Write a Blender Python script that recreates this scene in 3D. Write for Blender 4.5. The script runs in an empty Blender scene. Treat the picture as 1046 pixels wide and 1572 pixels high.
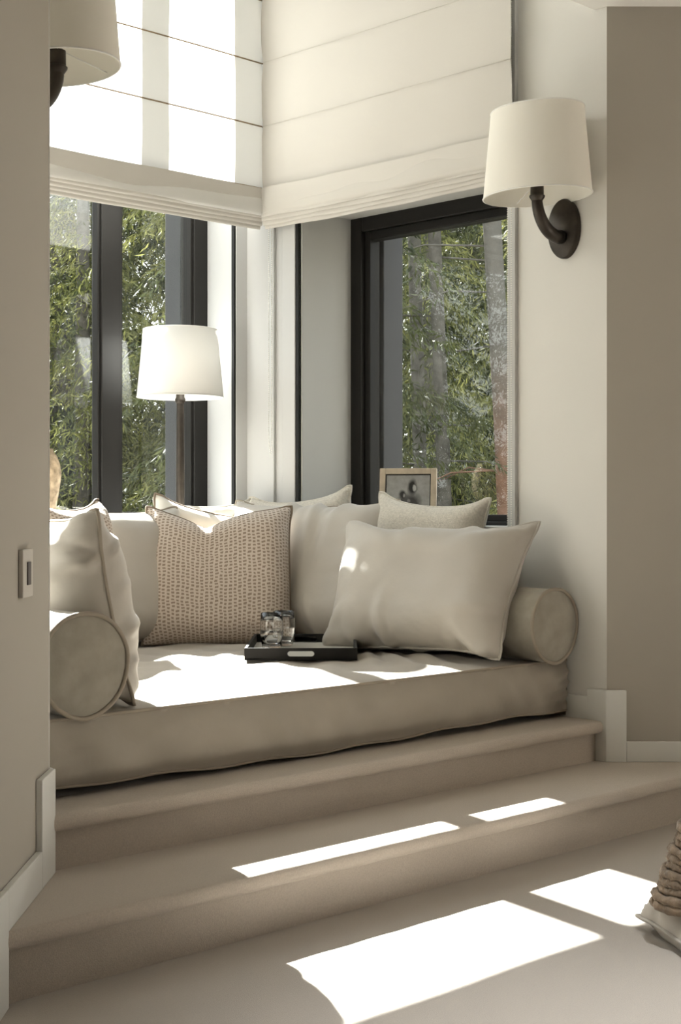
import bpy, bmesh, math, random
import numpy as np
from mathutils import Vector, Matrix

# ------------------------------------------------------------------ camera, sky, sun, exposure
S = bpy.context.scene
COL = S.collection
F, CX, HY, EYE = 2280.0, 523.0, 784.0, 0.91       # focal length in px of a 1046x1572 frame, horizon row, eye height
CAMX, CAMY = -1.789, -2.666
R2 = math.sqrt(0.5)
cd = bpy.data.cameras.new('camera')
cam = bpy.data.objects.new('camera', cd); COL.objects.link(cam)
cam.location = (CAMX, CAMY, EYE)
cam.rotation_euler = (math.pi/2, 0, -math.pi/4)
cd.sensor_fit = 'HORIZONTAL'; cd.sensor_width = 36.0
cd.lens = 36.0*F/1046.0
cd.shift_y = -(786.0-HY)/1046.0
cd.clip_start = 0.05; cd.clip_end = 200
S.camera = cam

SUN_DIR = Vector((-0.238, -1.0, -0.845)).normalized()
sd = bpy.data.lights.new('sun', 'SUN'); sd.energy = 40.0; sd.angle = math.radians(0.6); sd.color = (1.0, 0.985, 0.965)
sun = bpy.data.objects.new('sun', sd); COL.objects.link(sun)
sun.rotation_euler = SUN_DIR.to_track_quat('-Z', 'Y').to_euler(); sun.location = (4, 14, 12)

W = bpy.data.worlds.new('sky'); S.world = W; W.use_nodes = True
wn = W.node_tree; wn.nodes.clear()
wo = wn.nodes.new('ShaderNodeOutputWorld'); wb = wn.nodes.new('ShaderNodeBackground')
wtc = wn.nodes.new('ShaderNodeTexCoord'); wsx = wn.nodes.new('ShaderNodeSeparateXYZ'); wr = wn.nodes.new('ShaderNodeValToRGB')
wn.links.new(wtc.outputs['Generated'], wsx.inputs[0]); wn.links.new(wsx.outputs['Z'], wr.inputs[0])
wr.color_ramp.elements[0].position = 0.0; wr.color_ramp.elements[0].color = (0.96, 0.955, 0.94, 1)
wr.color_ramp.elements[1].position = 0.9; wr.color_ramp.elements[1].color = (0.78, 0.86, 0.95, 1)
wn.links.new(wr.outputs[0], wb.inputs['Color']); wb.inputs['Strength'].default_value = 2.6
wn.links.new(wb.outputs[0], wo.inputs[0])

S.view_settings.view_transform = 'Standard'; S.view_settings.look = 'None'
S.view_settings.gamma = 1.0; S.view_settings.use_curve_mapping = False
S.view_settings.exposure = 0.74
cy = S.cycles
cy.max_bounces = 20; cy.diffuse_bounces = 6; cy.glossy_bounces = 4; cy.transmission_bounces = 18; cy.transparent_max_bounces = 24
cy.sample_clamp_indirect = 6.0; cy.caustics_reflective = False; cy.caustics_refractive = False
cy.use_denoising = True

# ------------------------------------------------------------------ helpers
def P(L, D, z=0.0):
    """room axes (right of the lens axis, distance from it) -> bay axes"""
    return Vector(((L+D)*R2+CAMX, (D-L)*R2+CAMY, z))

class MB:
    def __init__(self): self.bm = bmesh.new(); self.uv = self.bm.loops.layers.uv.new('UVMap')
    def prism(self, poly, z0, z1):
        bm = self.bm
        a = [bm.verts.new((p[0], p[1], z0)) for p in poly]; b = [bm.verts.new((p[0], p[1], z1)) for p in poly]
        n = len(poly)
        bm.faces.new(a[::-1]); bm.faces.new(b)
        for i in range(n): bm.faces.new((a[i], a[(i+1) % n], b[(i+1) % n], b[i]))
        return self
    def box(self, x0, x1, y0, y1, z0, z1):
        return self.prism([(x0, y0), (x1, y0), (x1, y1), (x0, y1)], z0, z1)
    def lathe(self, prof, n=32, sx=1, sy=1, c=(0, 0, 0), closed=False):
        bm = self.bm; rings = []
        for r, z in prof:
            if r < 1e-6: rings.append([bm.verts.new((c[0], c[1], c[2]+z))])
            else: rings.append([bm.verts.new((c[0]+r*sx*math.cos(2*math.pi*k/n), c[1]+r*sy*math.sin(2*math.pi*k/n), c[2]+z)) for k in range(n)])
        for i in range(len(rings)-1+(1 if closed else 0)):
            A, B = rings[i], rings[(i+1) % len(rings)]
            for k in range(n):
                k2 = (k+1) % n
                if len(A) == 1 and len(B) == 1: continue
                if len(A) == 1: bm.faces.new((A[0], B[k2], B[k]))
                elif len(B) == 1: bm.faces.new((A[k], A[k2], B[0]))
                else: bm.faces.new((A[k], A[k2], B[k2], B[k]))
        return self
    def tube(self, pts, r, n=8, closed=False, cap=True):
        bm = self.bm; pts = [Vector(p) for p in pts]; m = len(pts); rings = []
        rr = r if hasattr(r, '__len__') else [r]*m
        up = None
        for i, p in enumerate(pts):
            if closed: t = pts[(i+1) % m]-pts[i-1]
            else: t = pts[min(i+1, m-1)]-pts[max(i-1, 0)]
            if t.length < 1e-9: t = Vector((0, 0, 1))
            t.normalize()
            if up is None:
                up = Vector((0, 0, 1)) if abs(t.z) < 0.9 else Vector((1, 0, 0))
            s = t.cross(up)
            if s.length < 1e-6: s = t.orthogonal()
            s.normalize(); up = s.cross(t).normalized()
            rings.append([bm.verts.new(p+rr[i]*(math.cos(2*math.pi*k/n)*s+math.sin(2*math.pi*k/n)*up)) for k in range(n)])
        for i in range(m-1+(1 if closed else 0)):
            A, B = rings[i], rings[(i+1) % m]
            for k in range(n): bm.faces.new((A[k], A[(k+1) % n], B[(k+1) % n], B[k]))
        if cap and not closed: bm.faces.new(rings[0][::-1]); bm.faces.new(rings[-1])
        return self
    def grid(self, fn, nu, nv, closed_u=False):
        bm = self.bm
        V = [[bm.verts.new(fn(i/nu, j/nv)) for j in range(nv+1)] for i in range(nu if closed_u else nu+1)]
        for i in range(nu):
            for j in range(nv):
                i2 = (i+1) % nu if closed_u else i+1
                f = bm.faces.new((V[i][j], V[i2][j], V[i2][j+1], V[i][j+1]))
                for lp, (a, b) in zip(f.loops, ((i, j), (i+1, j), (i+1, j+1), (i, j+1))): lp[self.uv].uv = (a/nu, b/nv)
        return self
    def move(self, M): bmesh.ops.transform(self.bm, matrix=M, verts=self.bm.verts); return self
    def build(self, name, mat, parent=None, smooth=False, bevel=0, segs=2, sub=0, loc=None):
        bm = self.bm
        bmesh.ops.recalc_face_normals(bm, faces=bm.faces)
        me = bpy.data.meshes.new(name); bm.to_mesh(me); bm.free()
        return link(name, me, mat, parent, smooth, bevel, segs, sub, loc)

def link(name, me, mat, parent=None, smooth=False, bevel=0, segs=2, sub=0, loc=None):
    if mat and not me.materials: me.materials.append(mat)
    if smooth: me.polygons.foreach_set('use_smooth', [True]*len(me.polygons))
    o = bpy.data.objects.new(name, me); COL.objects.link(o)
    if parent: o.parent = parent
    if loc: o.location = loc
    if bevel:
        b = o.modifiers.new('bevel', 'BEVEL'); b.width = bevel; b.segments = segs; b.limit_method = 'ANGLE'; b.angle_limit = math.radians(40)
        b.harden_normals = False
        me.polygons.foreach_set('use_smooth', [True]*len(me.polygons))
        if hasattr(me, 'set_sharp_from_angle'): me.set_sharp_from_angle(angle=math.radians(35))
    if sub:
        m = o.modifiers.new('sub', 'SUBSURF'); m.levels = sub; m.render_levels = sub
    return o

def tag(o, label=None, cat=None, group=None, kind=None):
    if label: o['label'] = label
    if cat: o['category'] = cat
    if group: o['group'] = group
    if kind: o['kind'] = kind
    return o
def struct(o, label, cat='wall'): return tag(o, label, cat, kind='structure')
def empty(name, loc=(0, 0, 0), rot=(0, 0, 0)):
    o = bpy.data.objects.new(name, None); COL.objects.link(o); o.location = loc; o.rotation_euler = rot; o.empty_display_size = .1
    return o
def copy_tree(o, parent=None):
    c = o.copy(); COL.objects.link(c)
    if parent: c.parent = parent
    for ch in list(o.children): copy_tree(ch, c)
    return c

# ------------------------------------------------------------------ materials
def mat(name, col, rough=0.6, metal=0.0, spec=0.3, bump=None, var=None, sheen=0.0, coords='Object', trans=0.0):
    """bump=(scale, strength, detail, distance); var=(scale, amount)"""
    m = bpy.data.materials.new(name); m.use_nodes = True
    nt = m.node_tree; b = nt.nodes['Principled BSDF']; L = nt.links
    b.inputs['Base Color'].default_value = (*col, 1); b.inputs['Roughness'].default_value = rough
    b.inputs['Metallic'].default_value = metal; b.inputs['Specular IOR Level'].default_value = spec
    if sheen: b.inputs['Sheen Weight'].default_value = sheen; b.inputs['Sheen Roughness'].default_value = .5
    tc = nt.nodes.new('ShaderNodeTexCoord')
    if var:
        n = nt.nodes.new('ShaderNodeTexNoise'); n.inputs['Scale'].default_value = var[0]; n.inputs['Detail'].default_value = 5
        L.new(tc.outputs[coords], n.inputs['Vector'])
        r = nt.nodes.new('ShaderNodeValToRGB'); a = var[1]
        r.color_ramp.elements[0].position = .3; r.color_ramp.elements[1].position = .7
        r.color_ramp.elements[0].color = (*[c*(1-a) for c in col], 1); r.color_ramp.elements[1].color = (*[min(1, c*(1+a)) for c in col], 1)
        L.new(n.outputs['Fac'], r.inputs[0]); L.new(r.outputs[0], b.inputs['Base Color'])
    if bump:
        n = nt.nodes.new('ShaderNodeTexNoise'); n.inputs['Scale'].default_value = bump[0]; n.inputs['Detail'].default_value = bump[2]
        L.new(tc.outputs[coords], n.inputs['Vector'])
        bp = nt.nodes.new('ShaderNodeBump'); bp.inputs['Strength'].default_value = bump[1]; bp.inputs['Distance'].default_value = bump[3]
        L.new(n.outputs['Fac'], bp.inputs['Height']); L.new(bp.outputs[0], b.inputs['Normal'])
    if trans:
        t = nt.nodes.new('ShaderNodeBsdfTranslucent'); t.inputs[0].default_value = (*col, 1)
        mx = nt.nodes.new('ShaderNodeMixShader'); mx.inputs[0].default_value = trans
        out = nt.nodes['Material Output']
        L.new(b.outputs[0], mx.inputs[1]); L.new(t.outputs[0], mx.inputs[2]); L.new(mx.outputs[0], out.inputs[0])
    return m

M = {}
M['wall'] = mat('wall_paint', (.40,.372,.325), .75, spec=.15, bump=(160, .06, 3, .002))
M['bay'] = mat('wall_paint_lit', (.66,.645,.61), .75, spec=.15, bump=(160, .06, 3, .002))  # wall paint lightened for the bay, window light put into the colour
M['white'] = mat('white_paint', (.50,.497,.488), .45, spec=.3)
M['reveal'] = mat('reveal_grey_paint', (.44,.435,.415), .6, spec=.2)
M['ceil'] = mat('ceiling_paint', (.76,.745,.71), .85, spec=.1)
M['base'] = mat('baseboard_paint', (.70,.70,.675), .4, spec=.35)
M['carpet'] = mat('carpet', (.47,.415,.357), .95, spec=.05, bump=(500, .5, 3, .003), var=(300, .08), sheen=.25)
M['floor'] = mat('floor_carpet', (.40,.362,.318), .95, spec=.05, bump=(500, .4, 3, .003), var=(300, .05), sheen=.2)
M['black'] = mat('black_frame', (.012, .011, .010), .5, spec=.22, bump=(90, .08, 4, .001))
M['outer'] = mat('outer_frame_grey', (.035,.036,.040), .6, spec=.3)
M['gasket'] = mat('gasket', (.012, .012, .012), .6)
M['bronze'] = mat('bronze', (.045, .037, .030), .42, metal=.55, spec=.4, bump=(220, .12, 4, .001), var=(30, .25))
M['shade'] = mat('lamp_shade_linen', (.86,.835,.775), .85, spec=.1, trans=.22, bump=(300, .08, 2, .001))
M['shade_in'] = mat('lamp_shade_lining', (.82, .81, .785), .8, spec=.1, trans=.12)
M['blind'] = mat('blind_cloth', (.85,.84,.815), .9, spec=.05, trans=.34, bump=(260, .15, 4, .001))
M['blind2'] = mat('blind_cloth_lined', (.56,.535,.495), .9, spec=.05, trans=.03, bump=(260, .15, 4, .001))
M['seam'] = mat('blind_seam', (.26, .19, .12), .9, spec=.05)
M['velvet'] = mat('taupe_velvet', (.285,.26,.215), .75, spec=.2, sheen=.35, bump=(26, .22, 5, .012), var=(16, .16))
M['satin'] = mat('taupe_satin', (.41,.38,.335), .5, spec=.28, sheen=.2, bump=(22, .16, 4, .012), var=(5, .05))
M['mattress'] = mat('mattress_cover', (.32,.285,.238), .6, spec=.25, sheen=.25, bump=(16, .14, 4, .014), var=(7, .06))
M['boucle'] = mat('nubby_cream', (.58,.545,.48), .95, spec=.05, bump=(240, .8, 5, .004), var=(140, .12))
M['cream'] = mat('cream_cotton', (.62,.59,.53), .7, spec=.2, sheen=.2, bump=(24, .15, 4, .01))
M['piping'] = mat('piping_brown', (.20, .155, .115), .7, spec=.2)
M['piping2'] = mat('piping_taupe', (.30,.26,.21), .7, spec=.2)
M['tray'] = mat('tray_black', (.010, .009, .008), .55, spec=.2)
M['trayin'] = mat('tray_lining', (.42, .40, .36), .5, spec=.3)
M['tbronze'] = M['bronze']
M['wood'] = mat('pale_wood', (.47, .39, .29), .55, spec=.25, var=(40, .12))
M['plastic'] = mat('switch_plastic', (.52, .49, .44), .4, spec=.4)
M['rocker'] = mat('switch_rocker', (.06, .05, .048), .4, spec=.4)
M['bead'] = mat('bead_white', (.85, .83, .78), .4)

def glass_pane(name, tint, refl):
    m = bpy.data.materials.new(name); m.use_nodes = True; nt = m.node_tree; nt.nodes.clear()
    o = nt.nodes.new('ShaderNodeOutputMaterial'); t = nt.nodes.new('ShaderNodeBsdfTransparent'); g = nt.nodes.new('ShaderNodeBsdfGlossy')
    t.inputs[0].default_value = (*tint, 1); g.inputs['Roughness'].default_value = 0.0
    fr = nt.nodes.new('ShaderNodeFresnel'); ge = nt.nodes.new('ShaderNodeNewGeometry'); mr = nt.nodes.new('ShaderNodeMapRange')
    mr.inputs[3].default_value = refl; mr.inputs[4].default_value = 1/refl      # a thin pane: both faces mirror alike
    nt.links.new(ge.outputs['Backfacing'], mr.inputs[0]); nt.links.new(mr.outputs[0], fr.inputs[0])
    mx = nt.nodes.new('ShaderNodeMixShader')
    nt.links.new(fr.outputs[0], mx.inputs[0]); nt.links.new(t.outputs[0], mx.inputs[1]); nt.links.new(g.outputs[0], mx.inputs[2])
    nt.links.new(mx.outputs[0], o.inputs[0])
    return m
M['pane'] = glass_pane('window_glass', (.95, .965, .955), 1.42)
def real_glass(name, col, ior):
    m = bpy.data.materials.new(name); m.use_nodes = True; b = m.node_tree.nodes['Principled BSDF']
    b.inputs['Base Color'].default_value = (*col, 1); b.inputs['Roughness'].default_value = 0.0
    b.inputs['Transmission Weight'].default_value = 1.0; b.inputs['IOR'].default_value = ior
    return m
M['tumbler'] = real_glass('tumbler_glass', (1, 1, 1), 1.45)
M['water'] = real_glass('water', (1, 1, 1), 1.33)

def pattern_mat():
    """taupe linen with rows of small staggered dashes, in the cushion's own UVs (metres)"""
    m = mat('dash_pattern_linen', (.50, .42, .345), .85, spec=.1, sheen=.15, bump=(260, .3, 3, .002), coords='UV')
    nt = m.node_tree; L = nt.links; b = nt.nodes['Principled BSDF']
    tc = nt.nodes.new('ShaderNodeTexCoord'); sx = nt.nodes.new('ShaderNodeSeparateXYZ'); L.new(tc.outputs['UV'], sx.inputs[0])
    def math_(op, a, bb=None):
        n = nt.nodes.new('ShaderNodeMath'); n.operation = op
        for i, v in enumerate((a, bb)):
            if v is None: continue
            if isinstance(v, (int, float)): n.inputs[i].default_value = v
            else: L.new(v, n.inputs[i])
        return n.outputs[0]
    nz = nt.nodes.new('ShaderNodeTexNoise'); nz.inputs['Scale'].default_value = 40; L.new(tc.outputs['UV'], nz.inputs['Vector'])
    jit = math_('MULTIPLY', math_('SUBTRACT', nz.outputs['Fac'], .5), .9)
    col = math_('ADD', math_('MULTIPLY', sx.outputs['X'], 74.0), jit); ci = math_('FLOOR', col)
    off = math_('FRACT', math_('MULTIPLY', math_('SINE', math_('MULTIPLY', ci, 12.99)), 43.7))
    row = math_('ADD', math_('ADD', math_('MULTIPLY', sx.outputs['Y'], 96.0), off), jit)
    fx = math_('ABSOLUTE', math_('SUBTRACT', math_('FRACT', col), .5))
    fy = math_('ABSOLUTE', math_('SUBTRACT', math_('FRACT', row), .5))
    inside = math_('MULTIPLY', math_('LESS_THAN', fx, .31), math_('LESS_THAN', fy, .27))
    mx = nt.nodes.new('ShaderNodeMix'); mx.data_type = 'RGBA'
    mx.inputs[6].default_value = (.50, .43, .365, 1); mx.inputs[7].default_value = (.25, .195, .155, 1)
    L.new(inside, mx.inputs[0]); L.new(mx.outputs[2], b.inputs['Base Color'])
    return m
M['dash'] = pattern_mat()

# ------------------------------------------------------------------ the room
WR = 2.014           # face of the bay's right wall (x); left wall face x=0; back wall face y=1.646
BY = 1.646
CEIL, BCEIL = 2.458, 3.62
T1, T2 = 0.14, 0.264
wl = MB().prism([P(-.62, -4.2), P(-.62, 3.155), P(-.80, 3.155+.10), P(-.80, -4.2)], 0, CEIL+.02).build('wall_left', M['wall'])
struct(wl, 'plain taupe wall with the light switch at the left edge')
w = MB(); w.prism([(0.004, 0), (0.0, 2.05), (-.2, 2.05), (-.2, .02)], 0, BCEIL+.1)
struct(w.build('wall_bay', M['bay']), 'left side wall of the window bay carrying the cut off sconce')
C = (WR, -.02)
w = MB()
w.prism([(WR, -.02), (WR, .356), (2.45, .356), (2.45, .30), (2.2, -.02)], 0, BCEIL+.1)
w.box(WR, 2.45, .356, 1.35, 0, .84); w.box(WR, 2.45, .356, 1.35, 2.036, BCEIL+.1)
struct(w.build('wall_right', M['bay']), 'window-lit side wall of the bay with the oval wall lamp')
w = MB()
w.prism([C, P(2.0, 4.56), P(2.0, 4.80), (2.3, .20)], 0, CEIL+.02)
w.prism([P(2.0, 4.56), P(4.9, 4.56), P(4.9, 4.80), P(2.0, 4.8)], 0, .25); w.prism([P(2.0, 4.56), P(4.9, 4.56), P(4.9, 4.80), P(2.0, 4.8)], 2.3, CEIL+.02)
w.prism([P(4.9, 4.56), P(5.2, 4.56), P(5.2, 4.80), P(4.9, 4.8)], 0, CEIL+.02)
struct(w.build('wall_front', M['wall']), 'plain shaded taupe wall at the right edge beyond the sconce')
w = MB()
w.prism([(-.2, BY), (.076, BY), (-.019, 1.92), (-.019, 2.05), (-.2, 2.05)], 0, BCEIL+.1)
w.prism([(1.938, BY), (WR, BY), (WR, 1.35), (2.45, 1.35), (2.45, 2.05), (2.033, 2.05), (2.033, 1.92)], 0, BCEIL+.1)
w.prism([(.076, BY), (1.938, BY), (2.033, 2.05), (-.019, 2.05)], 0, .845)
w.prism([(.076, BY), (1.938, BY), (2.033, 2.05), (-.019, 2.05)], 3.44, BCEIL+.1)
struct(w.build('wall_back', M['white']), 'white window wall at the back of the bay')
# grey painted lining of the deep right window recess
w = MB(); w.box(WR+.004, 2.285, 1.342, 1.349, .86, 2.03)
struct(w.build('trim_1', M['reveal']), 'grey painted side of the deep right window recess', 'trim')
w = MB(); w.box(WR+.004, 2.285, .358, 1.342, 2.028, 2.035)
struct(w.build('trim_2', M['reveal']), 'grey painted head of the deep right window recess', 'trim')
w = MB(); w.box(WR-.012, WR, 1.482, BY, .84, BCEIL); w.box(1.946, WR-.0, BY-.012, BY, .84, BCEIL)
struct(w.build('trim_3', M['white'], bevel=.002), 'white boxed corner post between the two windows', 'trim')
w = MB(); w.box(WR-.016, WR, 1.362, 1.432, .84, 2.6)
struct(w.build('trim_4', M['white'], bevel=.002), 'slim white casing on the left of the right window', 'trim')
w = MB(); w.box(WR-.016, WR, .324, .356, .50, 2.6)
struct(w.build('trim_5', M['white'], bevel=.002), 'slim white casing between the right window and the sconce wall', 'trim')
w = MB(); w.box(WR-.012, WR+.004, 1.35, 1.362, .86, 2.03)
struct(w.build('trim_6', M['gasket']), 'thin black gasket line along the grey recess', 'trim')
w = MB(); w.box(1.936, 1.946, BY-.010, BY+.004, .86, 3.4)
struct(w.build('trim_7', M['gasket']), 'thin black gasket line beside the white corner post', 'trim')

fl = MB().prism([P(-.8, -4.2), P(5.2, -4.2), P(5.2, 4.8), P(.5, 5.0), (0, .4), P(-.8, 3.2)], -.12, 0).build('floor', M['floor'])
struct(fl, 'pale beige carpeted floor with patches of sun', 'floor')
ce = MB().prism([P(-.8, -4.2), P(5.2, -4.2), P(5.2, 4.8), (2.3, .20), (2.3, .025), (-.1, .025), P(-.8, 3.2)], CEIL, CEIL+.12).build('ceiling', M['ceil'])
struct(ce, 'white ceiling whose edge shows at the top right', 'ceiling')
w = MB(); w.box(-.1, 2.2, -.10, .0245, CEIL+.004, BCEIL+.1)
struct(w.build('wall_header', M['ceil']), 'white upstand between room ceiling and taller bay')
w = MB(); w.box(-.2, 2.45, -.1, 2.05, BCEIL, BCEIL+.12)
struct(w.build('ceiling_bay', M['ceil']), 'white ceiling high over the window bay', 'ceiling')
# the rest of the room behind and beside the camera
w = MB()
w.prism([P(-.8, -4.2), P(5.2, -4.2), P(5.2, -4.4), P(-.8, -4.4)], 0, CEIL)
struct(w.build('wall_rear', M['wall']), 'plain wall behind the viewer')
w = MB()
w.prism([P(5.2, -4.4), P(5.2, 4.8), P(5.4, 4.8), P(5.4, -4.4)], 0, CEIL)
struct(w.build('wall_far', M['wall']), 'plain wall far to the right')

# added fill spot with a ceiling ring, unseen, brightens the lower right floor
dl = tag(empty('floor_fill_light', P(.80, 2.15, CEIL)), 'added fill light in the ceiling above the carpet, out of the frame', 'fill light')
m = MB(); m.lathe([(.038, -.003), (.055, -.004), (.055, 0), (.038, .0)], 32, closed=True); m.build('trim_ring', M['white'], dl, smooth=False)
ll = bpy.data.lights.new('floor_fill_spot', 'SPOT'); ll.energy = 185; ll.spot_size = math.radians(62); ll.spot_blend = 1.0; ll.shadow_soft_size = .05; ll.color = (.97, .985, 1.0)
lo = bpy.data.objects.new('lamp', ll); COL.objects.link(lo); lo.parent = dl; lo.location = (0, 0, -.02)

# carpeted steps: profile swept across the bay, ends mitred to the walls
def step(name, riser, z0, z1, back, label, over=0.0):
    nt = .037; R = nt/2
    prof = [(back, z0-.0), (riser, z0), (riser, z1-nt-.004), (riser-.003, z1-nt), (riser-.012, z1-nt)]
    for k in range(9):
        a = -math.pi/2+math.pi*k/8
        prof.append((riser-.014-R*.75*math.cos(a), z1-R+R*math.sin(a)))
    prof += [(riser+.03, z1+.001), (riser+.15, z1), (back, z1)]
    rnd = random.Random(4)
    def xl(y): return y+.004 if y < 0 else .004
    def xr(y): return 1.994-y-.004 if y < -.02 else WR-.002
    n = 60; m = MB(); bm = m.bm; rows = []
    for (y, z) in prof:
        a, b = xl(y), xr(y)+(over if (y < riser and y > -.1) else 0)
        rows.append([bm.verts.new((a+(b-a)*i/n, y+(.0016*math.sin(i*1.7+y*40) if z > z0+.05 and y < riser+.05 else 0), z)) for i in range(n+1)])
    for r in range(len(rows)-1):
        for i in range(n): bm.faces.new((rows[r][i], rows[r][i+1], rows[r+1][i+1], rows[r+1][i]))
    bm.faces.new([r[0] for r in rows]); bm.faces.new([r[-1] for r in rows][::-1])
    o = m.build(name, M['carpet'])
    o.data.polygons.foreach_set('use_smooth', [True]*len(o.data.polygons))
    o.data.set_sharp_from_angle(angle=math.radians(50))
    return struct(o, label, 'step')
step('carpet_step', -.295, 0, T1, .3, 'broad lower carpeted step with rounded nose')
step('carpet_step', .012, T1, T2, BY-.002, 'upper carpeted step carrying the daybed mattress', .012)

# baseboards
def wallbox(a, b, nrm, z0, z1, t=.014):
    a, b, nrm = Vector((a[0], a[1])), Vector((b[0], b[1])), Vector(nrm).normalized()
    return [a, b, b+nrm*t, a+nrm*t], z0, z1
nL = (P(1, 0)-P(0, 0)).xy                         # left wall looks to the right of the lens axis
m = MB(); m.prism(*wallbox(P(-.62, 2.715), P(-.62, 3.02), nL, T1, .217)); m.prism(*wallbox(P(-.62, .5), P(-.62, 2.715), nL, 0, .217))
struct(m.build('baseboard_left', M['base'], bevel=.002), 'pale baseboard stepping along the left wall', 'baseboard')
m = MB(); m.prism(*wallbox(P(-.62, 3.02), P(-.62, 3.158), nL, T1, .362))
m.prism([(0.0, .004), (.016, .004), (.016, .03), (0, .03)], T1, .362)
struct(m.build('baseboard_corner', M['base'], bevel=.002), 'pale upright baseboard block at the left end of upper step', 'baseboard')
nF = (P(0, -1)-P(0, 0)).xy
m = MB(); m.prism(*wallbox(P(.818+.058, 4.56), P(5.0, 4.56), nF, T1, .202))
struct(m.build('baseboard_front', M['base'], bevel=.002), 'pale baseboard along the shaded wall at the right', 'baseboard')
m = MB(); m.prism([P(.818-.006, 4.545), P(.818+.058, 4.545), P(.818+.058, 4.56), P(.818, 4.56), (WR, .045), (WR-.014, .045), (WR-.014, -.024)], T1, .360)
struct(m.build('baseboard_block', M['base'], bevel=.002), 'pale upright corner baseboard block at right end of upper step', 'baseboard')
m = MB(); m.box(WR-.012, WR, .045, 1.3, T2, .336)
struct(m.build('baseboard_right', M['base'], bevel=.002), 'pale baseboard on upper step below the right bolster', 'baseboard')

# ------------------------------------------------------------------ windows
W1 = struct(empty('window_1', (1.007, 1.92, .86)), 'wide black framed back window behind the white shaded lamp', 'window')
def part(mb, name, m, parent, **k):
    o = mb.build(name, m, None, **k)
    o.parent = parent; o.matrix_parent_inverse = Matrix.Translation(-parent.location)
    return o
def wpart(b, name, m, parent, bevel=.003): return part(MB().box(*b), name, m, parent, bevel=bevel)
y0, y1 = 1.90, 1.985
ZB, ZT = .855, 3.44
wpart((1.959, 2.035, y0, y1, ZB, ZT), 'frame_jamb', M['black'], W1)
wpart((-.021, .055, y0, y1, ZB, ZT), 'frame_jamb', M['black'], W1)
wpart((-.02, 2.034, y0, y1, .846, .885), 'frame_bottom', M['black'], W1)
wpart((-.02, 2.034, y0, y1, 3.395, 3.445), 'frame_head', M['black'], W1)
for a, b in ((1.512, 1.603), (.411, .502)): wpart((a, b, y0, 1.965, ZB+.01, ZT-.03), 'mullion', M['black'], W1)
panes = [(1.603, 1.959), (.502, 1.512), (.055, .411)]
for a, b in panes:                                   # a slim sash rim on each light, then the glass
    s = MB(); t = .012
    s.box(a, a+t, y0+.010, y0+.045, .885, 3.395); s.box(b-t, b, y0+.010, y0+.045, .885, 3.395)
    s.box(a+t, b-t, y0+.010, y0+.045, .885, .905); s.box(a+t, b-t, y0+.010, y0+.045, 3.38, 3.395)
    part(s, 'sash', M['black'], W1, bevel=.002)
    part(MB().box(a+t-.004, b-t+.004, 1.932, 1.935, .90, 3.384), 'pane', M['pane'], W1)
wpart((1.962, 2.03, 1.992, 2.09, ZB, ZT), 'outer_jamb', M['outer'], W1)
wpart((-.02, .052, 1.992, 2.09, ZB, ZT), 'outer_jamb', M['outer'], W1)
o = part(MB().prism([(-.0, 1.57), (2.0, 1.57), (2.0, 1.64), (1.938, BY), (2.02, 1.9), (-.01, 1.9), (.076, BY), (-.0, 1.64)], .845, .868), 'window_sill', M['white'], W1, bevel=.004)
o['label'] = 'white inner sill'
o = part(MB().box(-.2, 2.2, 1.99, 2.16, .83, .852), 'outer_sill', M['reveal'], W1)

W2 = struct(empty('window_2', (2.29, .85, .84)), 'black framed right window behind the picture frame', 'window')
x0, x1 = 2.275, 2.36
wpart((x0, x1, 1.285, 1.349, .84, 2.034), 'frame_jamb', M['black'], W2)
wpart((x0, x1, .357, .43, .84, 2.034), 'frame_jamb', M['black'], W2)
wpart((x0+.001, x1, .43, 1.285, 1.975, 2.033), 'frame_head', M['black'], W2)
wpart((x0+.001, x1, .43, 1.285, .84, .872), 'frame_bottom', M['black'], W2)
s = MB(); t = .026
s.box(x0+.02, x1-.01, 1.285-t, 1.285, .872, 1.975); s.box(x0+.02, x1-.01, .43, .43+t, .872, 1.975)
s.box(x0+.02, x1-.01, .43+t, 1.285-t, .872, .896); s.box(x0+.02, x1-.01, .43+t, 1.285-t, 1.942, 1.975)
part(s, 'sash', M['black'], W2, bevel=.003)
part(MB().box(2.318, 2.322, .45, 1.265, .89, 1.945), 'pane', M['pane'], W2)
wpart((2.362, 2.47, 1.25, 1.349, .84, 2.03), 'outer_jamb', M['outer'], W2)
wpart((2.362, 2.47, .357, .43, .84, 2.03), 'outer_jamb', M['outer'], W2)
o = wpart((WR-.03, x0+.004, .36, 1.341, .835, .858), 'window_sill', M['white'], W2); o['label'] = 'white inner sill'

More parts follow.
